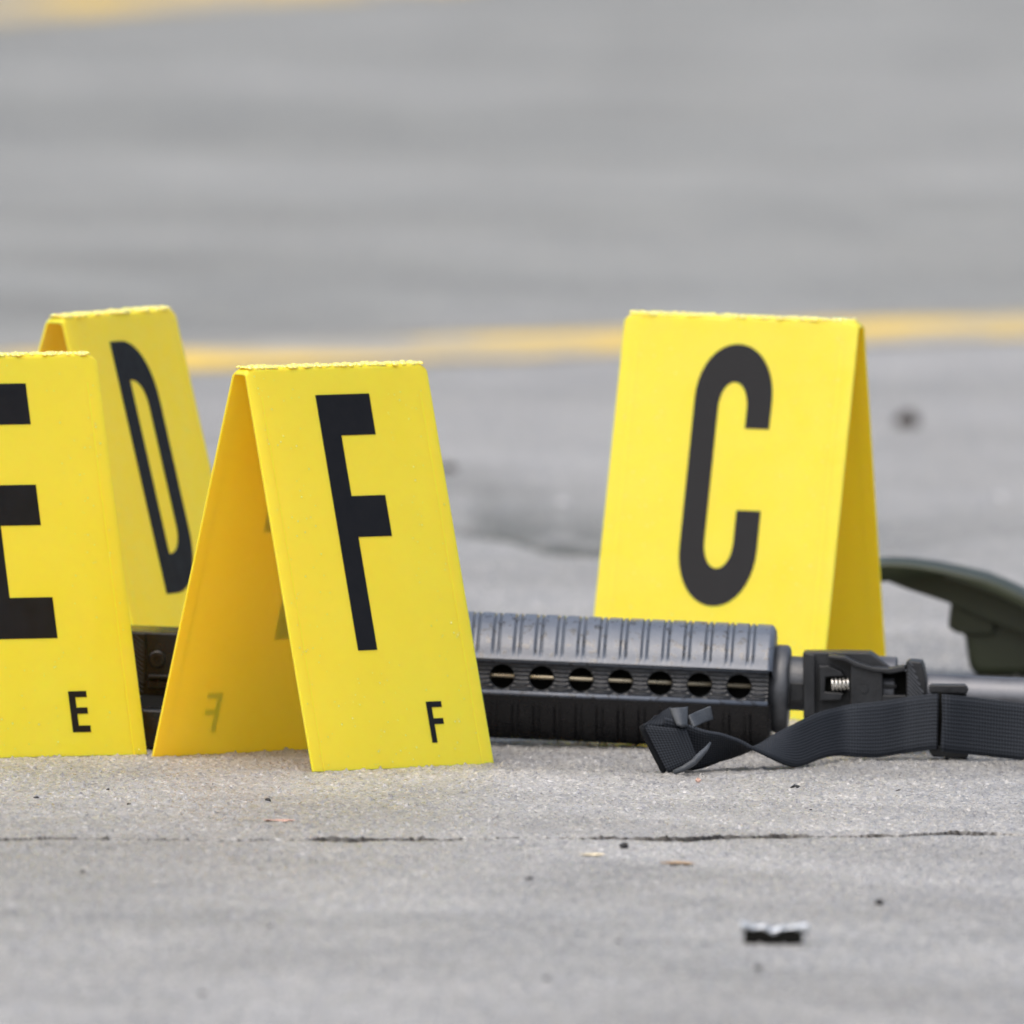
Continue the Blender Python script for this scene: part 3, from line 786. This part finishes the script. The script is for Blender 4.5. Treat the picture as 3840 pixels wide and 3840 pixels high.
# ------------------------------------------------------------------ litter on the pavement
def pebble(name, px, py, wpx, hpx, mat, label, cat, group=None, depth=1.0, seed=0, z=.0):
    g = ground(px, py + hpx * .35); sc = (g.y - CAM.y) / FPX
    r_ = random.Random(seed or int(px * 7 + py)); bm = bmesh.new(); bmesh.ops.create_icosphere(bm, subdivisions=2, radius=1)
    sx, sy, sz = wpx * sc / 2, wpx * sc / 2 * depth, hpx * sc / 2
    ph = [r_.uniform(0, 6) for _ in range(6)]
    for v_ in bm.verts:
        q = v_.co; f = 1 + .18 * math.sin(3.1 * q.x + ph[0]) + .16 * math.sin(4.3 * q.y + 2 * q.z + ph[1]) + .14 * math.sin(5 * q.z + 3 * q.x + ph[2]) + r_.uniform(-.09, .09)
        v_.co = Vector((q.x * sx * f, q.y * sy * f, max(q.z * f, -.8) * sz + sz * .72))
    me_ = bpy.data.meshes.new(name); bm.to_mesh(me_); bm.free(); me_.materials.append(mat)
    o = bpy.data.objects.new(name, me_); C.objects.link(o); o.location = (g.x, g.y, z); o.rotation_euler = (0, 0, r_.uniform(-.4, .4))
    return tag(o, label, cat, group)
for a, lb in (((1005, 3000, 20, 18), 'round black speck of grit on concrete in front of marker F'), ((484, 3016, 16, 12), 'tiny black grit in front of the gap between markers E and F'),
              ((404, 2962, 14, 10), 'tiny dark grit just in front of the small letter E'), ((135, 2990, 18, 9), 'flat dark speck of grit in front of the big letter E'),
              ((1985, 3294, 32, 13), 'flat black sliver of grit in front of the cream scrap'), ((3295, 3384, 30, 24), 'pointed black grit behind and beside the bent metal clip'),
              ((2845, 3627, 26, 20), 'blurred dark grit in front of the bent metal clip'), ((800, 2942, 10, 8), 'tiny dark grit at the open end of marker F'),
              ((2375, 3190, 18, 12), 'small black grit touching the larger grit lump by the crack'), ((3370, 2966, 22, 10), 'flat dark speck on concrete in front of the slider buckle'),
              ((3680, 3202, 12, 8), 'tiny dark speck just in front of the thin end of the crack'), ((3040, 3037, 12, 8), 'tiny dark grit between the sling and the crack'),
              ((310, 3270, 22, 14), 'faint dark grit in front of the crack below marker E'), ((1010, 3475, 22, 14), 'faint dark grit on bare concrete well in front of marker F'),
              ((760, 3725, 24, 16), 'blurred dark grit on bare foreground concrete below marker E'), ((2317, 3530, 22, 14), 'faint dark grit on the concrete beside the bent metal clip'),
              ((2050, 3670, 26, 14), 'blurred dark grit farthest from the crack and the clip')):
    pebble('grit', *a, M_grit, lb, 'grit', 'black grit on the pavement')
pebble('grit_lump', 2340, 3172, 42, 24, M_grit, 'small black lump of grit just in front of the crack', 'grit')
pebble('bark_chip', 2985, 2952, 36, 18, M_grit, 'flat black chip of debris on concrete in front of the sling', 'debris', seed=5)
pebble('pebble', 3400, 1576, 104, 62, M_stone, 'dark brown stone lying alone behind marker C', 'stone')
pebble('leaf_scrap', 1686, 1752, 60, 34, M_stone, 'brown scrap of leaf lying behind marker F', 'leaf')
pebble('pale_chip', 3745, 1868, 48, 34, M_pale, 'small white chip on the pavement behind the olive case', 'chip')
pebble('pale_chip', 2108, 1886, 46, 30, M_pale, 'small white chip on the stained concrete between markers F and C', 'chip')
pebble('orange_grain', 2620, 2926, 20, 18, M_pink, 'tiny orange grain on the concrete below the folded sling end', 'grain')
pebble('pink_scrap', 1045, 3076, 105, 9, M_pink, 'thin pink scrap on the concrete in front of marker F', 'scrap', depth=.6)
pebble('cream_scrap', 2220, 3204, 90, 9, M_cream, 'thin cream scrap in front of the pavement crack', 'scrap', depth=.6)
pebble('dry_leaf_piece', 2535, 3235, 110, 10, M_leaf, 'flat orange piece of dry leaf in front of the crack', 'leaf', depth=.8)
# bent metal clip
cg = ground(2900, 3543); sc = (cg.y - CAM.y) / FPX
clip = empty('metal_clip', (cg.x, cg.y, 0), R(3), 'small bent clip of shiny silver metal with a black block for its shaded inside on the concrete', 'clip')
W2 = 108 * sc
bv, bf = prism([(-W2, .0003), (W2 * 1.02, .0003), (W2 * .98, 56 * sc), (W2 * .55, 54 * sc), (W2 * .1, 44 * sc), (-W2 * .35, 52 * sc), (-W2 * .98, 58 * sc)], -.0016, .0075, lambda p, t: (p[0], t, p[1]))
mesh_obj('shade_core', bv, bf, M_matte, clip, bevel=.0004)  # black block stands in for the shade inside the bent metal
vs, fs = [], []
nu, nv = 40, 8
for i in range(nu + 1):
    s_ = i / nu; x = (-125 + 258 * s_) * sc
    bumpz = 72 + 8 * math.cos(s_ * 14) - 24 * math.exp(-((s_ - .46) / .09) ** 2) - 10 * math.exp(-((s_ - .85) / .05) ** 2)
    droop = 11 + 9 * math.sin(s_ * 15 + .4) + 30 * max(0, (s_ - .88) / .12) + 24 * max(0, (.06 - s_) / .06)
    for j in range(nv + 1):
        t = j / nv
        if t < .5: y = -.0012 + .0003 * math.sin(9 * s_); z = bumpz - droop * (1 - t * 2) ** 1.4
        else: y = -.0012 + (t - .5) * 2 * .0095; z = bumpz + 4 * math.sin(math.pi * (t - .5) * 2)
        vs.append((x, y + (.001 if t < .1 else 0), z * sc))
for i in range(nu):
    for j in range(nv): fs.append((i * (nv + 1) + j, i * (nv + 1) + j + 1, (i + 1) * (nv + 1) + j + 1, (i + 1) * (nv + 1) + j))
o = mesh_obj('metal_sheet', vs, fs, M_foil, clip, smooth=True); so = o.modifiers.new('thickness', 'SOLIDIFY'); so.thickness = .0005; so.offset = 0
